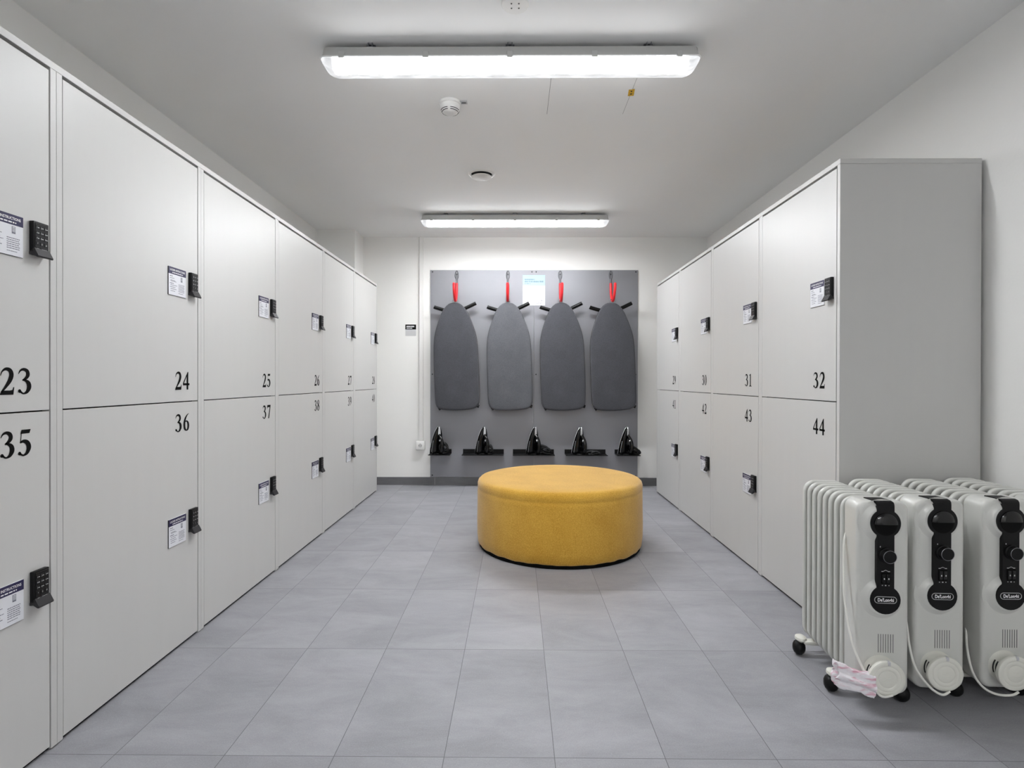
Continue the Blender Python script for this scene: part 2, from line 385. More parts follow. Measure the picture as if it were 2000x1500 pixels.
def digit(mb, ch, mtx):
    q = lambda pts: quad(mb, pts, mtx); st = lambda pts: stroke(mb, pts, mtx=mtx)
    if ch == '0': ell(mb, .31, .5, .21, .475, .085, .028, mtx)
    elif ch == '1':
        q([(.235, .04), (.395, .04), (.395, 1), (.33, 1), (.235, .93)]); q([(.09, 0), (.54, 0), (.54, .05), (.09, .05)]); q([(.09, .85), (.24, .90), (.34, 1), (.30, .99), (.09, .89)])
        q([(.17, .05), (.46, .05), (.395, .11), (.235, .11)])
    elif ch == '2':
        st([(.035, .70, .012), (.10, .86, .028), (.24, .945, .055), (.40, .90, .08), (.465, .74, .092), (.40, .53, .085), (.24, .30, .055), (.06, .09, .03)])
        q([(.0, 0), (.545, 0), (.58, .28), (.545, .28), (.50, .175), (.40, .16), (.10, .16), (.02, .07)])
    elif ch == '3':
        st([(.04, .77, .012), (.12, .90, .035), (.26, .945, .055), (.40, .88, .075), (.435, .74, .080), (.36, .62, .060), (.20, .53, .020)])
        st([(.20, .545, .022), (.34, .52, .05), (.46, .42, .088), (.485, .26, .095), (.40, .10, .065), (.27, .035, .033), (.18, .06, .035), (.10, .14, .04)])
        ball(mb, .085, .13, .068, mtx)
    elif ch == '4':
        q([(.33, 0), (.49, 0), (.49, 1), (.43, 1), (.33, .80)]); q([(.0, .24), (.60, .24), (.60, .36), (.0, .36)])
        q([(.0, .24), (.0, .36), (.43, 1), (.46, .93)]); q([(.0, .30), (.05, .30), (.40, .86), (.43, 1)])
    elif ch == '5':
        q([(.12, .85), (.50, .85), (.555, 1.0), (.16, 1.0)]); q([(.10, .50), (.135, .53), (.175, .95), (.15, .95)])
        st([(.10, .52, .03), (.24, .565, .06), (.40, .50, .09), (.475, .32, .098), (.40, .12, .07), (.26, .035, .035), (.17, .06, .035), (.09, .13, .04)])
        ball(mb, .08, .12, .068, mtx)
    elif ch in '69':
        mm = mtx if ch == '6' else mtx @ Matrix.Translation((.60, 0, 1)) @ Matrix.Rotation(PI, 4, 'Y')
        stroke(mb, [(.54, .98, .012), (.38, .90, .035), (.20, .70, .07), (.115, .42, .09), (.155, .16, .08), (.31, .03, .028)], mtx=mm)
        stroke(mb, [(.14, .48, .018), (.30, .565, .035), (.44, .47, .075), (.485, .30, .09), (.44, .12, .075), (.31, .03, .028)], mtx=mm)
    elif ch == '7':
        q([(.03, .70), (.06, .70), (.10, .80), (.18, .83), (.58, .83), (.60, 1), (.07, 1), (.03, .86)])
        q([(.20, 0), (.36, 0), (.60, .93), (.55, .93), (.50, .84), (.40, .70)])
        q([(.20, 0), (.40, .70), (.50, .84), (.44, .84)])
    elif ch == '8':
        ell(mb, .30, .755, .175, .215, .07, .026, mtx); ell(mb, .30, .27, .205, .245, .085, .028, mtx)
        st([(.14, .78, .05), (.22, .60, .075), (.38, .46, .085), (.49, .28, .06)])
nums = {}
def number_mesh(txt, hh=.069):
    """right edge at x=0, baseline z=0, sits on y=0 facing -y"""
    mb = MB('num')
    for i, ch in enumerate(txt):
        digit(mb, ch, Matrix.Translation((-.60*hh-(len(txt)-1-i)*.715*hh, -.0006, 0)) @ Matrix.Diagonal((hh, 1, hh, 1)))
    for f in mb.bm.faces:
        if f.normal.y > 0: f.normal_flip()
    return mb.mesh('door_number')

# ------------------------------------------------------------------ lockers
def keypad_mesh():                                   # right edge x=0, bottom z=0, back at y=0
    mb = MB('blk', 'key', 'flap', 'legend')
    W, H, T = .047, .095, .013
    mb.box(-W, 0, -T, 0, .012, H, 'blk', bev=.002, seg=2)
    mb.box(-W+.003, -.003, -T-.0012, -T, .024, H-.004, 'key', bev=.0008)
    for r in range(5):
        for c in range(3):
            x = -W+.0105+c*.0130; z = H-.016-r*.0142
            if r == 4 and c == 2: continue
            ww = .0052 if not (r == 4 and c == 1) else .0115
            xo = x if not (r == 4 and c == 1) else x+.0065
            mb.box(xo-ww, xo+ww, -T-.0019, -T-.001, z-.0052, z+.0052, 'key', bev=.0006)
            if r < 3:
                mb.text(str(r*3+c+1), .0062, xo-.0042, z-.0021, -T-.0021, 'legend')
                mb.box(xo-.0002, xo+.0042, -T-.0021, -T-.0019, z-.001, z+.0008, 'legend')
            elif r == 3:
                mb.text('0' if c == 1 else ('*' if c == 0 else '#'), .0066, xo-.002, z-.0023, -T-.0021, 'legend')
            else: mb.box(xo-(.0035 if c == 0 else .008), xo+(.0035 if c == 0 else .008), -T-.0021, -T-.0019, z-.0012, z+.0012, 'legend')
    # flared pull at the foot
    prof = [(0, .013), (-T-.0015, .024), (-T-.0125, .003), (-T-.0115, -.0005), (-T-.008, -.0005), (-T+.003, .007), (0, .006)]
    rings = [[(x, y, z) for y, z in prof] for x in (-W, -.0)]
    mb.loft(rings, 'flap')
    return mb.mesh('keypad_lock', 25)
def placard_mesh():                                   # left-bottom at 0,0
    mb = MB('plac', 'navy', 'ink', 'white', 'dark')
    W, H, T = .106, .104, .003
    mb.box(0, W, -T, 0, 0, H, 'plac'); mb.box(-.0006, .0, -T, 0, 0, H, 'flap'); mb.box(-.0006, W, -T, 0, -.0006, 0, 'flap')
    y = -T-.0004
    mb.box(0, W, y, -T, H-.026, H, 'navy')
    mb.text('LOCKER INSTRUCTIONS', .0098, W/2, H-.0135, y-.0003, 'white', align='C', sx=.84, bold=.02)
    greek(mb, .022, .086, H-.0215, .0032, 'white', y-.0002, 3)
    for i, (a, bb, z, h) in enumerate([(.008, .024, .069, .0028), (.008, .034, .062, .0018), (.012, .040, .054, .0018), (.012, .046, .0505, .0018),
                                      (.008, .030, .042, .0028), (.012, .050, .036, .0018), (.008, .040, .029, .0018), (.012, .048, .022, .0018), (.012, .040, .0145, .0018)]):
        greek(mb, a, bb, z, h, 'ink', y, 10+i)
    for k in range(6): greek(mb, .060, .096, .043-k*.0052, .0019, 'ink', y, 30+k)
    greek(mb, .060, .090, .010, .0016, 'ink', y, 44)
    mb.box(.074, .084, y, -T, .056, .074, 'ink'); mb.box(.0755, .0825, y-.0002, -T, .0605, .0725, 'plac')
    for r in range(3):
        for c in range(2): mb.box(.0763+c*.003, .0785+c*.003, y-.0004, -T, .0615+r*.0036, .0638+r*.0036, 'ink')
    return mb.mesh('instruction_placard')
KEY, PLA = keypad_mesh(), placard_mesh()
MID, TOPD = .939, 1.873
def carcass_mesh(W, D):
    mb = MB('lam', 'dark'); t = .020
    mb.box(0.0004, t, 0, D, 0.004, 1.8825, bev=.0006); mb.box(W-t, W-.0004, 0, D, 0.004, 1.8825, bev=.0006)
    mb.box(t, W-t, D-.006, D, .0, 1.8825, 'dark')
    mb.box(t, W-t, .024, D-.006, 1.862, 1.8825, 'dark'); mb.box(t, W-t, .024, D-.006, MID-.009, MID+.009, 'dark')  # inner boards coloured black to put the shade behind the door gaps
    mb.box(t, W-t, .02, D-.006, 0, .06, 'dark')
    mb.box(0.002, W-.002, .012, D, 0, .004, 'dark')
    return mb.mesh('carcass')
def door_mesh(W, z0, z1):
    mb = MB('lam'); mb.box(.0214, W-.0245, 0, .018, z0, z1, bev=.0008); return mb.mesh('door')
def locker(x, y, rz, W, D, up, lo, label, side):
    t = empty('locker_cabinet', (x, y, 0), rz, label, 'locker', 'tall two-door locker columns')
    link('carcass', carcass_mesh(W, D), t)
    for txt, z0, z1, zk, zp, zn in ((up, MID+.0018, TOPD, 1.348, 1.339, .985 if side < 0 else .991), (lo, .012, MID-.0022, .420, .4005, .824 if side < 0 else .796)):
        d = link('door', door_mesh(W, z0, z1), t)
        e = W-.0245
        link('door_number', number_mesh(txt), d, (e-(.056 if side < 0 else .078), 0, zn))
        k = link('keypad_lock', KEY, d, (e-.016, 0, zk)); p = link('instruction_placard', PLA, d, (e-.1895, 0, zp))
        k['label'] = 'black keypad lock with flared pull'; p['label'] = 'white placard with a navy heading band'
LE = [.820, 1.534, 2.240, 2.955, 3.671, 4.368, 5.072]
for i, (u, lo, lb) in enumerate((
        ('23', '35', 'pale grey locker column with doors 23 and 35, cut off by the left picture edge'),
        ('24', '36', 'largest full locker column on the left, doors 24 over 36'),
        ('25', '37', 'pale grey locker column on the left with doors 25 over 37'),
        ('26', '38', 'pale grey locker column on the left with doors 26 over 38'),
        ('27', '39', 'narrow-looking left locker column with doors 27 over 39, second from the back wall'),
        ('28', '40', 'left locker column nearest the back wall, doors 28 over 40'))):
    locker(XL, LE[i], PI/2, LE[i+1]-LE[i], .545, u, lo, lb, -1)
RE = [2.200, 2.912, 3.628, 4.348, 5.055]
for i, (u, lo, lb) in enumerate((
        ('32', '44', 'right locker column with doors 32 over 44 and broad grey end panel behind the heaters'),
        ('31', '43', 'pale grey locker column on the right with doors 31 over 43'),
        ('30', '42', 'pale grey locker column on the right with doors 30 over 42'),
        ('29', '41', 'right locker column nearest the ironing wall, doors 29 over 41'))):
    locker(XR, RE[i+1], -PI/2, RE[i+1]-RE[i], .556, u, lo, lb, 1)
b = MB('lam'); b.box(XL-.545, XL, LE[0], LE[-1], 1.883, 1.903, bev=.0006)
tag(b.obj('top_panel'), 'long pale grey top board lying along the left row of lockers', 'board', 'locker top boards')
b = MB('lam'); b.box(XR, XR+.556, RE[0], RE[-1], 1.883, 1.903, bev=.0006)
tag(b.obj('top_panel'), 'long pale grey top board lying along the right row of lockers', 'board', 'locker top boards')

# ------------------------------------------------------------------ ceiling lights
def lamp(cx, cy, label, lit='lit'):
    t = empty('ceiling_light', (cx, cy, CEIL), 0, label, 'lamp', 'long tube lights on the ceiling')
    L = .784
    def ring(hl, hw, z, r): return [(x, y, z) for x, y in rrect(hl, hw, r, 5)]
    mb = MB('fix'); mb.loft([ring(L-.014, .046, -.018, .02), ring(L-.012, .048, -.022, .02), ring(L-.008, .052, -.048, .022), ring(L-.003, .056, -.057, .024), ring(L-.003, .056, -.060, .024)])
    mb.obj('housing', t)
    mb = MB('rim'); mb.loft([ring(L, .060, -.0600, .026), ring(L+.001, .061, -.062, .026), ring(L, .060, -.0645, .026)]); mb.obj('gasket_rim', t)
    mb = MB(lit)
    mb.loft([ring(L-.003, .057, -.0645, .025), ring(L-.007, .055, -.075, .026), ring(L-.016, .050, -.088, .028), ring(L-.026, .044, -.097, .028), ring(L-.036, .039, -.1015, .026), ring(L-.045, .033, -.1035, .022)])
    mb.obj('diffuser_cover', t)
    for x in (-.69, -.345, 0, .345, .69):
        for s in (-1, 1):
            c = MB('fix'); c.box(x-.013, x+.013, s*.056-.005, s*.056+.0065, -.068, -.042, bev=.002); c.box(x-.010, x+.010, s*.062-.002, s*.062+.001, -.071, -.060, bev=.0006); c.obj('clip', t)
    for x in (-.575, 0, .57):
        c = MB('steel'); c.box(x-.012, x+.012, -.046, .046, -.021, -.016); c.box(x-.010, x-.007, -.046, .046, -.016, 0); c.box(x+.007, x+.010, -.046, .046, -.016, 0); c.box(x-.018, x+.018, -.03, .03, -.002, 0); c.obj('bracket', t)
lamp(-.030, 2.318, 'large nearer tube ceiling light with white lit cover')
lamp(-.018, 4.63, 'smaller-looking tube ceiling light in front of the back wall', 'lit_far')
lamp(-.030, -2.05, 'unseen tube ceiling light added behind the camera as fill', 'fill_rear')

# ------------------------------------------------------------------ ceiling fittings
t = empty('smoke_detector', (-.335, 2.765, CEIL), 0, 'round white smoke detector with dark slots on the ceiling', 'smoke detector')
b = MB('pvc'); b.lathe([(.0, 0), (.053, 0), (.053, -.012), (.050, -.015), (0, -.015)], 40); b.obj('base', t)
b = MB('pvc'); b.lathe([(.0, -.015), (.049, -.015), (.0485, -.030), (.044, -.042), (.038, -.050), (.030, -.055), (.018, -.057), (0, -.058)], 40)
o = b.obj('dome', t)
b = MB('gap')
for (r, z, dr) in ((.0445, -.0415, .0014), (.0395, -.0488, .0014)):
    for a0 in (8, 98, 188, 278):
        b.tube([(r*math.cos(math.radians(a0+a)), r*math.sin(math.radians(a0+a)), z) for a in range(0, 75, 6)], .0016, 6)
b.obj('slots', t)
b = MB('label'); b.box(.050, .086, -.022, .012, -.003, 0); b.box(.058, .080, -.006, .002, -.0036, -.003, 'flap'); b.obj('marker_tag', t)
t = empty('air_valve', (-.238, 3.715, CEIL), 0, 'round white disc air valve in the ceiling between the lights', 'air vent')
b = MB('pvc'); b.lathe([(.068, 0), (.092, 0), (.091, -.004), (.084, -.010), (.074, -.012), (.070, -.008), (.068, 0)], 48); b.obj('ring', t)
b = MB('gap'); b.lathe([(0, -.0005), (.070, -.0005), (.070, -.003), (0, -.003)], 40); b.obj('throat', t)
b = MB('pvc'); b.lathe([(.012, -.003), (.012, -.020), (.066, -.022), (.069, -.025), (.066, -.028), (.03, -.031), (0, -.032)], 48); b.obj('disc', t)
t = empty('ceiling_cover', (-.008, 2.038, CEIL), 0, 'round white ceiling cover with four small holes, cut by the top picture edge', 'ceiling cover')
b = MB('pvc'); b.lathe([(0, 0), (.051, 0), (.051, -.006), (.048, -.010), (0, -.012)], 48); b.obj('disc', t)
b = MB('seam')
for x in (-.0135, .0135):
    for y in (-.014, .011): b.lathe([(0, -.0102), (.0030, -.0102), (.0030, -.0126), (0, -.0126)], 12, mtx=Matrix.Translation((x, y, 0)))
b.obj('holes', t)
t = empty('access_hatch', (.352, 2.69, CEIL), 0, 'square flush access hatch in the ceiling beside the yellow sticker', 'hatch')
b = MB('seam'); b.box(-.1975, .1975, -.1975, .1975, -.0008, 0); b.obj('frame', t)
b = MB('ceil'); b.box(-.196, .196, -.1965, .1965, -.0016, 0); b.obj('lid', t)
b = MB('yel'); b.box(-.014, .014, -.030, .030, -.0022, -.0008)
b.box(-.004, .004, -.018, -.008, -.0026, -.0022, 'flap'); b.box(-.004, .004, .006, .016, -.0026, -.0022, 'flap')
o = b.obj('warning_sticker', None, (.549, 2.672, CEIL), -.12); tag(o, 'small yellow sticker on the edge of the ceiling hatch', 'sticker')

# ------------------------------------------------------------------ back wall: boards, poster, socket
PX0, PXM, PX1, PZ0, PZ1 = -.8395, .1665, 1.1725, .0785, 2.090
YP = YB-.012
for (x0, x1, lb) in ((PX0, PXM-.0008, 'left dark grey backing board on the back wall'), (PXM+.0008, PX1, 'right dark grey backing board on the back wall')):
    t = empty('wall_panel', ((x0+x1)/2, YB, PZ0), 0, lb, 'panel', 'dark grey backing boards')
    hw = (x1-x0)/2
    b = MB('mdf'); b.box(-hw, hw, -.012, 0, 0, PZ1-PZ0, bev=.0008); b.obj('board', t)
    for x in (-hw+.020, hw-.020):
        for z in (.018, 1.0, PZ1-PZ0-.018):
            c = MB('screw'); c.lathe([(0, 0), (.0065, 0), (.005, .003), (0, .0035)], 12, mtx=Matrix.Translation((x, -.012, z)) @ Matrix.Rotation(PI/2, 4, 'X')); c.obj('screw', t)
def hook(x, label):
    t = empty('wall_hook', (x, YP, 2.08), 0, label, 'hook', 'red dipped hooks holding the ironing boards')
    b = MB('dsteel')
    loop = [(.0145*math.cos(a), -.006, -.040+.040*math.sin(a)) for a in [2*PI*i/24 for i in range(25)]]
    b.tube(loop, .0045, 8, cap=False); b.tube([(0, -.006, -.078), (0, -.008, -.13)], .008, 10); b.box(-.009, .009, -.004, 0, -.13, -.02); b.obj('eye', t)
    for z in (-.035, -.085):
        c = MB('screw'); c.lathe([(0, 0), (.006, 0), (.005, .005), (0, .006)], 10, mtx=Matrix.Translation((0, -.004, z)) @ Matrix.Rotation(PI/2, 4, 'X')); c.obj('screw', t)
    b = MB('red'); b.tube([(0, -.010, -.12), (0, -.013, -.17), (0, -.03, -.23), (0, -.075, -.285), (0, -.125, -.306), (0, -.175, -.292), (0, -.215, -.255), (0, -.245, -.205), (0, -.252, -.165)], .0125, 12, smooth=5)
    b.lathe([(.0125, 0), (.009, .009), (0, .0125)], 12, mtx=Matrix.Translation((0, -.252, -.165))); b.obj('dipped_arm', t)
HK = (-.583, -.087, .419, .908)
for x, lb in zip(HK, ('red hook at the far left end of the grey boards', 'red hook to the left of the poster', 'red hook to the right of the poster', 'red hook at the far right end of the grey boards')): hook(x, lb)
# ironing boards
BW = [(0, .0), (.004, .028), (.012, .050), (.030, .074), (.060, .101), (.10, .123), (.145, .142), (.19, .159), (.235, .174), (.28, .187), (.32, .1955), (.36, .2010), (.41, .2050), (.48, .2072), (.56, .2078), (.64, .2080), (.80, .2080), (.90, .206), (.945, .203), (.975, .193), (.995, .175), (1.007, .145), (1.013, .10), (1.016, .05), (1.017, 0)]
def outline(grow=0):
    kx, kz = 1+grow/.2, 1+grow/.508; P = [(w_*kx, -.508+(.508-z)*kz) for z, w_ in BW]
    return P + [(-x, z) for x, z in P[-2:0:-1]]
def board(x, z, tilt, mtl, label):
    t = empty('ironing_board', (x, 5.238, z), 0, label, 'ironing board', 'ironing boards hung on red hooks')
    t.rotation_euler = (0, tilt, 0)
    rings = []
    for y, g in ((-.008, -.016), (-.0125, -.010), (-.0105, -.003), (-.004, .002), (.006, .003), (.012, 0), (.012, -.012)):
        rings.append([(px, y, pz) for px, pz in outline(g)])
    b = MB(mtl); b.loft([[(px, -.0135, pz) for px, pz in outline(-.05)]] + rings[0:0] + [[(px, -.0128, pz) for px, pz in outline(-.012)]] + rings[2:]); b.obj('padded_cover', t, ang=60)
    b = MB('dark'); b.loft([[(px, .0105, pz) for px, pz in outline(.004)], [(px, .015, pz) for px, pz in outline(.005)], [(px, .0185, pz) for px, pz in outline(-.002)]]); b.obj('tray_edge', t)
    # folded legs: two tubes behind, splayed feet crossbar at the nose end
    for s in (-1, 1):
        b = MB('steel'); b.tube([(s*.03, .032, -.075), (s*.045, .034, -.30), (s*.05, .034, -.92)], .009, 8); b.obj('leg', t)
        b = MB('steel'); b.tube([(s*.02, .050, -.93), (s*.10, .052, -.955), (s*.155, .046, -.975)], .008, 8); b.obj('lower_foot_tube', t)
        b = MB('gloss'); b.tube([(s*.178 if s > 0 else -.160, .030, -.992 if s < 0 else -.982), (s*.205 if s > 0 else -.182, .030, -1.006 if s < 0 else -.992)], .015, 10); b.obj('foot_cap', t)
    b = MB('tip'); b.tube([(-.196, .046, -.028), (-.185, .046, -.034), (-.13, .046, -.052), (-.05, .046, -.075), (0, .046, -.083), (.06, .046, -.067), (.13, .046, -.038), (.192, .046, -.010), (.204, .046, -.004)], .0178, 14); b.obj('crossbar', t)
    b = MB('steel'); b.tube([(-.015, .012, -.02), (-.016, .004, .012), (-.008, -.004, .030), (.008, -.004, .030), (.016, .004, .012), (.015, .012, -.02)], .003, 8, smooth=4); b.obj('hanging_loop', t)
for x, z, tl, mt, lb in ((-.595, 1.755, -.033, 'cover', 'darker grey ironing board hung leftmost of the four'),
                         (-.087, 1.755, -.030, 'cover2', 'paler grey ironing board hung second from the left'),
                         (.417, 1.755, -.030, 'cover', 'grey ironing board hung second from the right, right of the poster'),
                         (.890, 1.755, -.036, 'cover', 'grey ironing board hung rightmost of the four')): board(x, z, tl, mt, lb)
# poster
b = MB('post', 'pblue'); b.box(0, .216, -.002, 0, 0, .293); b.box(0, .216, -.0023, -.002, .190, .293, 'pblue')
for k, (x1, z, h) in enumerate(((.118, .244, .014), (.196, .222, .017), (.075, .206, .008))):
    r = random.Random(k); x = .018
    while x < x1:
        b.box(x, x+.0045, -.0026, -.002, z, z+h*r.uniform(.8, 1), 'pink1'); x += .0068 if r.random() > .18 else .012
for k in range(5): greek(b, .016, .172, .166-k*.0145, .0035, 'pink2' if k else 'label', -.0024, 60+k)
b.tube([(.180, -.002, .044), (.184, -.002, .052), (.186, -.002, .044), (.182, -.002, .038)], .0025, 6, 'ink')
greek(b, .150, .200, .028, .0035, 'ink', -.0024, 70); greek(b, .130, .190, .016, .004, 'ink', -.0024, 71)
tag(b.obj('poster', None, (.057, YP, 1.748)), 'small pale blue and white poster between the middle ironing boards', 'poster')
# wall label
b = MB('label'); b.box(0, .102, -.003, 0, 0, .062, 'label'); b.box(-.001, .103, -.004, 0, .062, .110, 'num')
greek(b, .010, .086, .084, .013, 'label', -.0046, 5, gap=-.3); greek(b, .010, .066, .070, .008, 'label', -.0046, 6, gap=-.3)
for k in range(3): greek(b, .008, .085, .045-k*.014, .004, 'fix', -.0034, 80+k)
tag(b.obj('wall_notice', None, (-1.084, YB, 1.452)), 'small black and grey notice on the back wall beside the conduit', 'notice')
# conduit and socket
b = MB('pvc'); b.box(-.020, .020, -.018, 0, 0, CEIL-.43, bev=.002); b.box(-.018, .018, -.0205, -.018, 0, CEIL-.43, bev=.001)
tag(b.obj('cable_conduit', None, (-.928, YB, .430)), 'white vertical cable duct rising from the socket to the ceiling', 'cable duct')
t = empty('power_socket', (-.932, YB, .345), 0, 'white surface-mounted wall socket below the duct', 'socket')
b = MB('pvc'); b.box(-.042, .042, -.040, 0, 0, .085, bev=.004, seg=2); b.obj('back_box', t)
b = MB('pvc'); b.box(-.040, .040, -.046, -.038, .002, .083, bev=.003, seg=2)
b.lathe([(.021, 0), (.0225, .0015), (.024, 0)], 28, mtx=Matrix.Translation((0, -.046, .0425)) @ Matrix.Rotation(PI/2, 4, 'X')); b.obj('face_plate', t)
b = MB('gap'); b.lathe([(0, 0), (.019, 0), (.019, .0008), (0, .0008)], 24, 'fix', mtx=Matrix.Translation((0, -.046, .0425)) @ Matrix.Rotation(PI/2, 4, 'X'))
for x in (-.0095, .0095): b.lathe([(0, .0008), (.0032, .0008), (.0032, .0016), (0, .0016)], 10, 'gap', mtx=Matrix.Translation((x, -.046, .0425)) @ Matrix.Rotation(PI/2, 4, 'X'))
b.box(-.003, .003, -.0475, -.046, .058, .0615, 'gap'); b.obj('socket_well', t)

# ------------------------------------------------------------------ iron shelves and irons
SH = [(-.838, -.632, 'short black shelf under the leftmost iron'), (-.520, -.124, 'black shelf under the second iron from the left'),
      (-.036, .362, 'black shelf under the middle iron'), (.466, .862, 'black shelf under the second iron from the right'),
      (.950, 1.170, 'short black shelf under the rightmost iron')]
for x0, x1, lb in SH:
    b = MB('blk'); b.box(x0, x1, YP-.150, YP-.0002, .3085, .3120, bev=.0005); b.box(x0, x1, YP-.0035, YP-.0002, .312, .352, bev=.0005)
    b.box(x0, x1, YP-.150, YP-.147, .3125, .3165, bev=.0005)
    tag(b.obj('wall_shelf'), lb, 'shelf', 'black metal iron shelves')
def iron(x, yaw, label, coil):
    t = empty('steam_iron', (x, YP-.078, .3122), yaw, label, 'iron', 'black steam irons on the shelves')
    # axis from heel to nose along the soleplate
    A = Vector((-.062, 0, .004)); B = Vector((.004, 0, .270)); ax = (B-A).normalized(); nr = Vector((ax.z, 0, -ax.x))   # nr points away from the sole
    def P(tt, d, y): p = A+(B-A)*tt+nr*d; return (p.x, y, p.z)
    hw = lambda tt: .061*max(.0, 1-tt**2.6)**.62*(.93+.07*min(1, tt*6))
    b = MB('chrome'); rings = []
    for d, g in ((0, -.004), (.001, 0), (.004, 0), (.0055, -.001)):
        T = [i/22 for i in range(23)]
        rings.append([P(tt, d, hw(tt)+(g if hw(tt) > .01 else 0)) for tt in T]+[P(tt, d, -hw(tt)-(g if hw(tt) > .01 else 0)) for tt in T[-2::-1]])
    b.loft(rings); b.obj('soleplate', t)
    b = MB('gloss'); rings = []
    for i in range(19):
        tt = i/18*.955; w_ = max(.004, hw(tt)*.93); dd = .012+.050*(1-tt)**.75*(1 if tt > .06 else .9)
        rings.append([P(tt, .0055+dd*.5*(1-math.copysign(abs(math.cos(a))**.8, math.cos(a))), w_*math.copysign(abs(math.sin(a))**.75, math.sin(a))) for a in [2*PI*k/20 for k in range(20)]])
    b.loft(rings)
    b.box(-.058, .040, -.042, .042, 0, .010, 'blk', bev=.003)
    b.obj('body', t, ang=50)
    b = MB('gloss'); b.tube([P(.72, .020, 0), P(.66, .055, 0), P(.52, .092, 0), P(.34, .108, 0), P(.20, .108, 0), P(.14, .094, 0), P(.13, .070, 0), P(.12, .045, 0)], lambda u: .0135+.004*math.sin(u*PI), 12, smooth=5); b.obj('handle', t)
    b = MB('silver'); rings = []
    for tt, w_, d0 in ((.68, .016, 0), (.70, .019, 0), (.78, .020, 0), (.86, .018, 0), (.93, .013, 0), (.985, .006, 0)):
        d0 = .0055+.012+.050*(1-tt)**.75-.0055
        rings.append([P(tt, d0, -w_), P(tt, d0+.007, -w_*.6), P(tt, d0+.008, 0), P(tt, d0+.007, w_*.6), P(tt, d0, w_), P(tt, d0-.004, 0)])
    b.loft(rings); b.obj('nose_cap', t)
    b = MB('chrome'); q = P(.56, .075, -.012); b.lathe([(0, 0), (.012, 0), (.013, .006), (.010, .012), (0, .013)], 18, mtx=Matrix.Translation(q) @ Matrix.Rotation(PI/2, 4, 'Y')); b.obj('steam_dial', t)
    b = MB('silver')
    b.loft([[P(tt, .010+.020*(1-tt), -hw(tt)*.955-.001+e) for tt in (.10, .2, .3, .4, .5)]+[P(tt, .013+.020*(1-tt), -hw(tt)*.955-.001+e) for tt in (.5, .4, .3, .2, .1)] for e in (0, .002)])
    b.obj('trim_strip', t)
    # bundled cord
    r = random.Random(int(x*100)); b = MB('cable'); pts = [P(.20, .09, 0), P(.14, .11, .004)]
    cx, cz, rx, rz, lean = coil; ca, sa = math.cos(-yaw), math.sin(-yaw)
    for k in range(0, 11*14+1):
        a = k/14*2*PI; f = 1-.08*r.random()-.62*(.5+.5*math.sin(k*.071*PI))
        wx = cx+rx*f*math.cos(a)+lean*(rz*math.sin(a)); wz = max(.0045, cz+rz*f*math.sin(a)); wy = -.010+.030*math.sin(k*.53)
        pts.append((wx*ca-wy*sa, wx*sa+wy*ca, wz))
    b.tube(pts, .0066, 6, smooth=2); b.obj('coiled_cord', t)
iron(-.752, -.80, 'black steam iron standing leftmost, round cord bundle at its right', (.062, .062, .046, .056, -.1))
iron(-.318, -.85, 'black steam iron standing second from the left', (.060, .050, .040, .046, -.1))
iron(.170, -.85, 'black steam iron in the middle with cord bundle slumping right', (.105, .050, .060, .042, -.75))
iron(.606, -.85, 'black steam iron second from the right with its cord lying flat', (.125, .020, .075, .016, 0))
iron(1.048, -.85, 'black steam iron standing rightmost, cord hanging past the board edge', (.085, .046, .040, .040, -.7))

# ------------------------------------------------------------------ pouf
t = empty('round_pouf', (.268, 3.482, 0), 0, 'large round mustard yellow pouf in the middle of the floor', 'pouf')
b = MB('dark'); b.lathe([(0, 0), (.496, 0), (.500, .006), (.500, .024), (0, .024)], 64); b.obj('plinth', t)
prof = [(0, .020), (.40, .020), (.492, .018), (.503, .022), (.509, .034), (.513, .08), (.514, .16), (.5135, .25), (.512, .33), (.511, .352), (.5085, .3585), (.5105, .365), (.5105, .385), (.505, .402), (.494, .413), (.475, .4175), (.40, .420), (.2, .4215), (0, .422)]
b = MB('mustard'); b.lathe(prof, 120)
for v in b.bm.verts:
    rr = math.hypot(v.co.x, v.co.y)
    if rr > .3:
        a = math.atan2(v.co.y, v.co.x); k = noise.noise(Vector((math.cos(a)*5, math.sin(a)*5, v.co.z*6)))*.0035
        v.co.x += math.cos(a)*k; v.co.y += math.sin(a)*k
        if abs(v.co.z-.03) < .02: v.co.z += noise.noise(Vector((math.cos(a)*8, math.sin(a)*8, 3)))*.006
b.obj('upholstered_seat', t, ang=60)

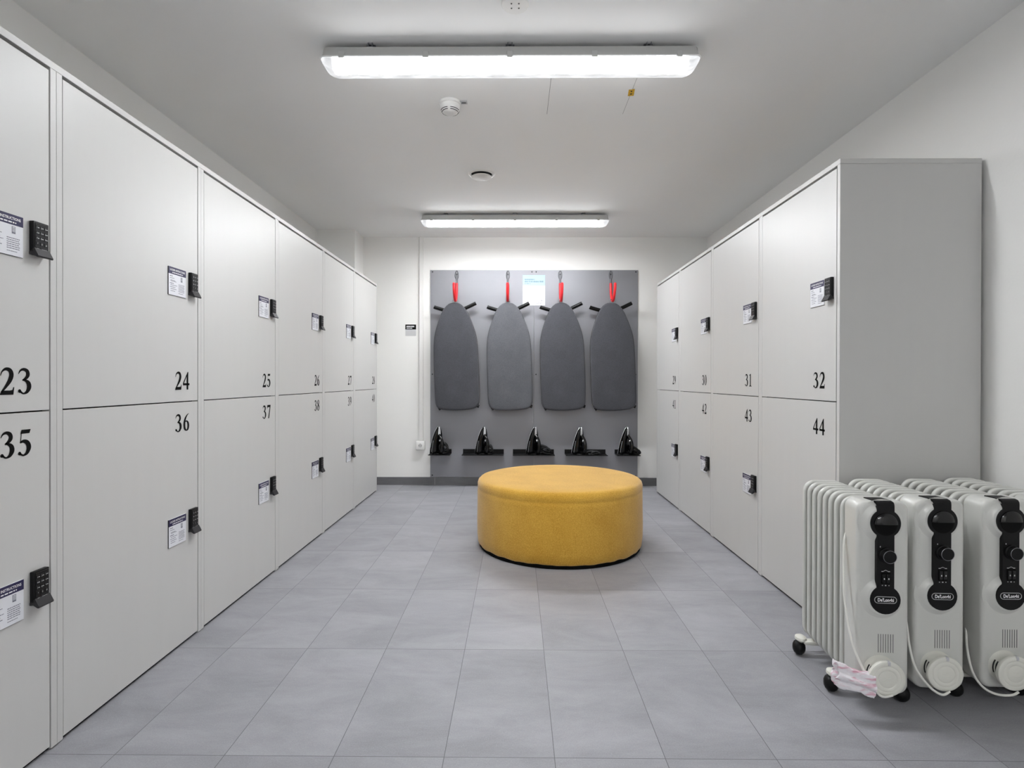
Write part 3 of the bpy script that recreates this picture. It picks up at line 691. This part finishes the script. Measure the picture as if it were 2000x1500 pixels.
# ------------------------------------------------------------------ oil radiators
HWR = .0755
def radiator_proto():
    t = empty('oil_radiator', (0, 0, 0), 0, '', 'heater', 'white oil-filled radiators by the right wall')
    Z0, Z1 = .058, .648; cz = (Z0+Z1)/2; hh = (Z1-Z0)/2
    y0 = .085
    b = MB('rad'); b.loft([[(x, y, z) for x, z in rrect(HWR-.050, hh-.050, .02, 6, 0, cz)] for y in (y0-.005, y0+.325)]); b.obj('core', t)
    for i in range(8):
        yc = y0+.020+i*.040; rings = []
        for dy, g in ((-.002, -.044), (-.003, -.026), (-.0075, -.018), (-.0088, -.010), (-.0078, -.0032), (-.0042, 0), (.0042, 0), (.0078, -.0032), (.0088, -.010), (.0075, -.018), (.003, -.026), (.002, -.044)):
            rings.append([(x, yc+dy, z) for x, z in rrect(HWR+g, hh+g, max(.010, .042+g), 8, 0, cz)])
        b = MB('rad'); b.loft(rings); b.obj('fin', t, ang=50)
    rings = []
    for y, g in ((0, -.017), (.0012, -.009), (.004, -.004), (.008, -.001), (.013, .0), (.072, .0), (.078, -.001), (.082, -.006)):
        rings.append([(x, y, z) for x, z in rrect(HWR+.001+g, hh+.003+g, max(.012, .030+g*.7), 8, 0, cz+.001)])
    b = MB('rad'); b.loft(rings)
    RY = Matrix.Rotation(PI/2, 4, 'X')          # lathe axis +z -> -y
    for z in (.587, .353): b.lathe([(.072, -.0012), (.064, .0006), (.056, .0036), (.049, .0085), (.0458, .0105), (0, .0105)], 40, mtx=Matrix.Translation((-.0045, .0015, z)) @ RY)
    front = b.obj('housing', t, ang=40)
    # black control strap: up the face, over the top
    def keyhole(r, sw, z1, z2, top):
        pts = []
        a0 = math.asin(sw/r)
        for k in range(25): a = PI+PI/2-0+0; 
        n_ = 22
        lo = [(r*math.sin(a), z2-r*math.cos(a)) for a in [(-(PI-a0))+(2*(PI-a0))*k/n_ for k in range(n_+1)]]    # big arc around the lower disc, left-top to right-top through the bottom
        pts += lo
        ur = [(r*math.sin(a), z1-r*math.cos(a)) for a in [a0+(PI-2*a0)*k/n_ for k in range(n_+1)]]
        pts += ur; pts += [(sw, top), (-sw, top)]
        pts += [(-x, z) for x, z in ur[::-1]]
        return pts
    sw = .0252
    b = MB('blk'); b.poly(keyhole(.0440, sw, .587, .353, .6395), .016, mtx=Matrix.Translation((0, -.0125, 0)))
    prof = [(-.0125, .6385), (-.0115, .646), (-.007, .6515), (.002, .6545), (.02, .6555), (.048, .6550)]
    inn = [(y+.004, z-.004) for y, z in prof]
    for (u0, u1) in zip(range(5), range(1, 6)):
        pass
    rings = []
    for i, ((y, z), (yi, zi)) in enumerate(zip(prof, inn)):
        dx = -.010*max(0, (i-2))/3; ww = sw*(1 if i < 4 else .93)
        rings.append([(-ww+dx, y, z), (ww+dx*.5, y, z), (ww+dx*.5, yi, zi-.002), (-ww+dx, yi, zi-.002)])
    b.loft(rings); panel = b.obj('control_panel', t, ang=50)
    panel['label'] = 'glossy black control panel'
    b = MB('gloss'); capn = 20
    rings = []
    for (rr, yy) in ((.0345, -.0125), (.034, -.0155), (.029, -.0190), (.020, -.0212), (.010, -.0222)):
        rings.append([(rr*math.cos(PI*k/capn), yy, .585+rr*math.sin(PI*k/capn)) for k in range(capn+1)])
    b.loft(rings); b.obj('grip_cap', panel)
    b = MB('num'); b.poly([(.033*math.cos(PI+PI*k/capn), .583+.033*math.sin(PI+PI*k/capn)) for k in range(capn+1)], .0006, mtx=Matrix.Translation((0, -.0131, 0))); b.obj('grip_recess', panel)
    b = MB('blk', 'legend'); b.lathe([(.024, 0), (.023, .004), (.0205, .006), (.0200, .018), (.0188, .0195), (0, .0195)], 32, 'blk', mtx=Matrix.Translation((.002, -.0125, .490)) @ RY)
    b.lathe([(.0190, .0190), (.0197, .0198), (.0190, .0203), (.0183, .0196)], 32, 'steel', mtx=Matrix.Translation((.002, -.0125, .490)) @ RY)
    b.obj('thermostat_knob', panel)
    b = MB('num', 'legend'); b.box(-.0135, .0135, -.0140, -.0125, .402, .437, 'num', bev=.001)
    b.box(-.0125, -.0065, -.0129, -.0125, .4395, .4415, 'legend'); b.box(.0065, .0125, -.0129, -.0125, .4395, .4415, 'legend')
    b.tube([(-.006, -.0125, .4415), (0, -.0125, .4445), (.006, -.0125, .4415)], .0007, 6, 'legend')
    b.box(-.011, -.008, -.0129, -.0125, .3965, .3985, 'legend'); b.box(-.002, .002, -.0129, -.0125, .396, .399, 'legend'); b.box(.008, .011, -.0129, -.0125, .3965, .3985, 'legend')
    b.box(-.017, -.0145, -.0129, -.0125, .514, .518, 'legend'); b.obj('switch_bezel', panel)
    for x in (-.0065, .0065):
        b = MB('gloss'); b.box(x-.0055, x+.0055, -.0175, -.014, .406, .433, bev=.0015); b.box(x-.0015, x+.0015, -.0179, -.0175, .417, .4215, 'legend'); b.obj('rocker_switch', panel)
    b = MB('legend'); oval = rrect(.0320, .0098, .0096, 8, 0, .353); b.tube([(x, -.0128, z) for x, z in oval+[oval[0]]], .0009, 6, cap=False)
    b.text("De'Longhi", .0145, .0, .3482, -.0131, 'white', align='C', sx=.80, bold=.03); b.obj('logo', panel)
    # vent grille
    b = MB('seam')
    for k in range(7): x = -.014+k*.0072; b.box(x-.0008, x+.0008, -.0006, .002, .186, .243)
    b.obj('vent_slots', front)
    # cord winder: hub and disc
    b = MB('radp'); b.lathe([(.052, -.003), (.046, .003), (.0425, .010), (.041, .020), (.040, .032), (.0, .032)], 40, mtx=Matrix.Translation((-.010, 0, .129)) @ RY)
    for yy, rr in ((-.0110, .0424), (-.0200, .0409)):
        b.tube([(-.010+rr*math.cos(math.radians(a)), yy, .129+rr*math.sin(math.radians(a))) for a in range(146, 205, 6)], .0021, 6, 'gap')
    hub = b.obj('winder_hub', t)
    b = MB('radp'); prof = [(0, .040), (.047, .040), (.0525, .043), (.0535, .048), (.052, .0525), (.048, .0545), (.041, .0548), (.0385, .0538), (.036, .0548), (.0275, .0550), (.026, .0542), (.024, .0550), (0, .0552)]
    b.lathe(prof, 48, mtx=Matrix.Translation((-.011, .009, .126)) @ RY)
    b.box(-.0115, -.0015, -.0466, -.032, .1660, .1792, 'label', bev=.002)
    b.box(-.021, -.001, -.0468, -.0455, .1195, .1205); b.box(-.021, -.001, -.0468, -.0455, .1295, .1305); b.obj('winder_disc', t, ang=40)
    # feet with castors
    for yy in (.100, .345):
        b = MB('radp'); b.box(-.090, .090, yy-.016, yy+.016, .046, .060, bev=.004, seg=2)
        for s in (-1, 1): b.lathe([(0, -.010), (.010, -.009), (.017, 0), (.016, .008), (.008, .014), (0, .015)], 20, mtx=Matrix.Translation((.088 if s > 0 else -.094, yy-(.030 if s > 0 else -.012), .058)) @ Matrix.Diagonal((1.15, 1.5, 1, 1)))
        b.tube([(.085, yy, .053), (.090, yy-.030, .055)], .008, 8)
        foot = b.obj('foot', t)
        for s in (-1, 1):
            c = MB('blk'); c.lathe([(0, -.0225), (.010, -.0215), (.019, -.0170), (.0252, -.0085), (.0268, 0), (.0252, .0085), (.019, .0170), (.010, .0215), (0, .0225)], 28, mtx=Matrix.Translation((.093 if s > 0 else -.100, yy-(.030 if s > 0 else -.012), .0272)) @ Matrix.Rotation(s*.35, 4, 'Z') @ Matrix.Rotation(PI/2, 4, 'Y'))
            c.obj('castor', foot)
    return t
proto = radiator_proto()
RAD = [((1.131, 1.712), -.076, 'white oil radiator leftmost of the row, with crumpled paper at its foot'),
       ((1.327, 1.742), -.049, 'white oil radiator second from the left in the row'),
       ((1.543, 1.748), -.020, 'white oil radiator third in the row, cut by the right picture edge'),
       ((1.7250, 1.772), .0, 'white oil radiator beside the right wall, only its fin tops showing')]
rads = []
for i, ((x, y), rz, lb) in enumerate(RAD):
    o = proto if i == 0 else copy_tree(proto)
    o.location = (x, y, 0); o.rotation_euler = (0, 0, rz); o['label'] = lb; rads.append(o)
CORDS = [[(.000, -.050, .082), (-.030, -.052, .078), (-.050, -.045, .098), (-.075, -.030, .150), (-.094, -.004, .22), (-.098, .03, .33), (-.092, .05, .42), (-.082, .068, .51), (-.068, .075, .545), (-.060, .086, .55)],
         [(-.004, -.050, .078), (-.030, -.055, .070), (-.060, -.045, .088), (-.090, -.030, .135), (-.096, -.010, .19), (-.094, .010, .26), (-.096, .03, .32), (-.098, .05, .36), (-.088, .066, .43), (-.068, .075, .47), (-.058, .086, .475)],
         [(-.008, -.050, .074), (-.030, -.050, .064), (-.060, -.035, .058), (-.085, -.015, .068), (-.094, .015, .10), (-.088, .045, .16), (-.072, .07, .22), (-.060, .086, .23)],
         [(-.004, -.050, .078), (-.040, -.045, .068), (-.085, -.020, .11), (-.094, .02, .20), (-.072, .07, .32), (-.060, .086, .33)]]
for o, pts in zip(rads, CORDS):
    b = MB('cord'); b.tube(pts, .0036, 8, smooth=6); b.obj('power_cord', o)
# crumpled paper at the first radiator's winder
b = bmesh.new(); NU, NV = 44, 72; grid = []
A = Vector((-.155, -.030, .130)); Bv = Vector((-.052, -.046, .105))
for j in range(NV):
    row = []; a = j/NV*2*PI
    for i in range(NU):
        u = i/(NU-1); c = A.lerp(Bv, u)
        hz = .034*(1-.15*u)+.003*math.sin(u*9); hy = .018
        fold = 1+.20*math.cos(a*6+.5*math.sin(u*4))+.10*noise.noise(Vector((u*5, math.cos(a)*2.4, math.sin(a)*2.4)))+.05*noise.noise(Vector((u*22, math.cos(a)*8, math.sin(a)*8)))
        if i in (0, NU-1): fold *= 1+.12*math.sin(a*7)
        p = Vector((c.x+(.008*math.sin(a*3) if i == 0 else 0)+.004*noise.noise(Vector((a*2, u*6, 1))), c.y+hy*fold*math.cos(a), c.z+hz*fold*math.sin(a)))
        row.append(b.verts.new(p))
    grid.append(row)
for j in range(NV):
    for i in range(NU-1): b.faces.new((grid[j][i], grid[j][i+1], grid[(j+1) % NV][i+1], grid[(j+1) % NV][i]))
for i in (0, NU-1):
    cc = b.verts.new(sum((grid[j][i].co for j in range(NV)), Vector())/NV + Vector((.012 if i == 0 else 0, 0, 0)))
    for j in range(NV): b.faces.new((grid[j][i], grid[(j+1) % NV][i], cc))
bmesh.ops.recalc_face_normals(b, faces=b.faces)
mb = MB('pinkp'); mb.add(b); o = mb.obj('crumpled_paper', None, (RAD[0][0][0], RAD[0][0][1], 0), RAD[0][1], ang=30)
tag(o, 'crumpled pink and white paper bundle held by the cord at the first radiator', 'paper')
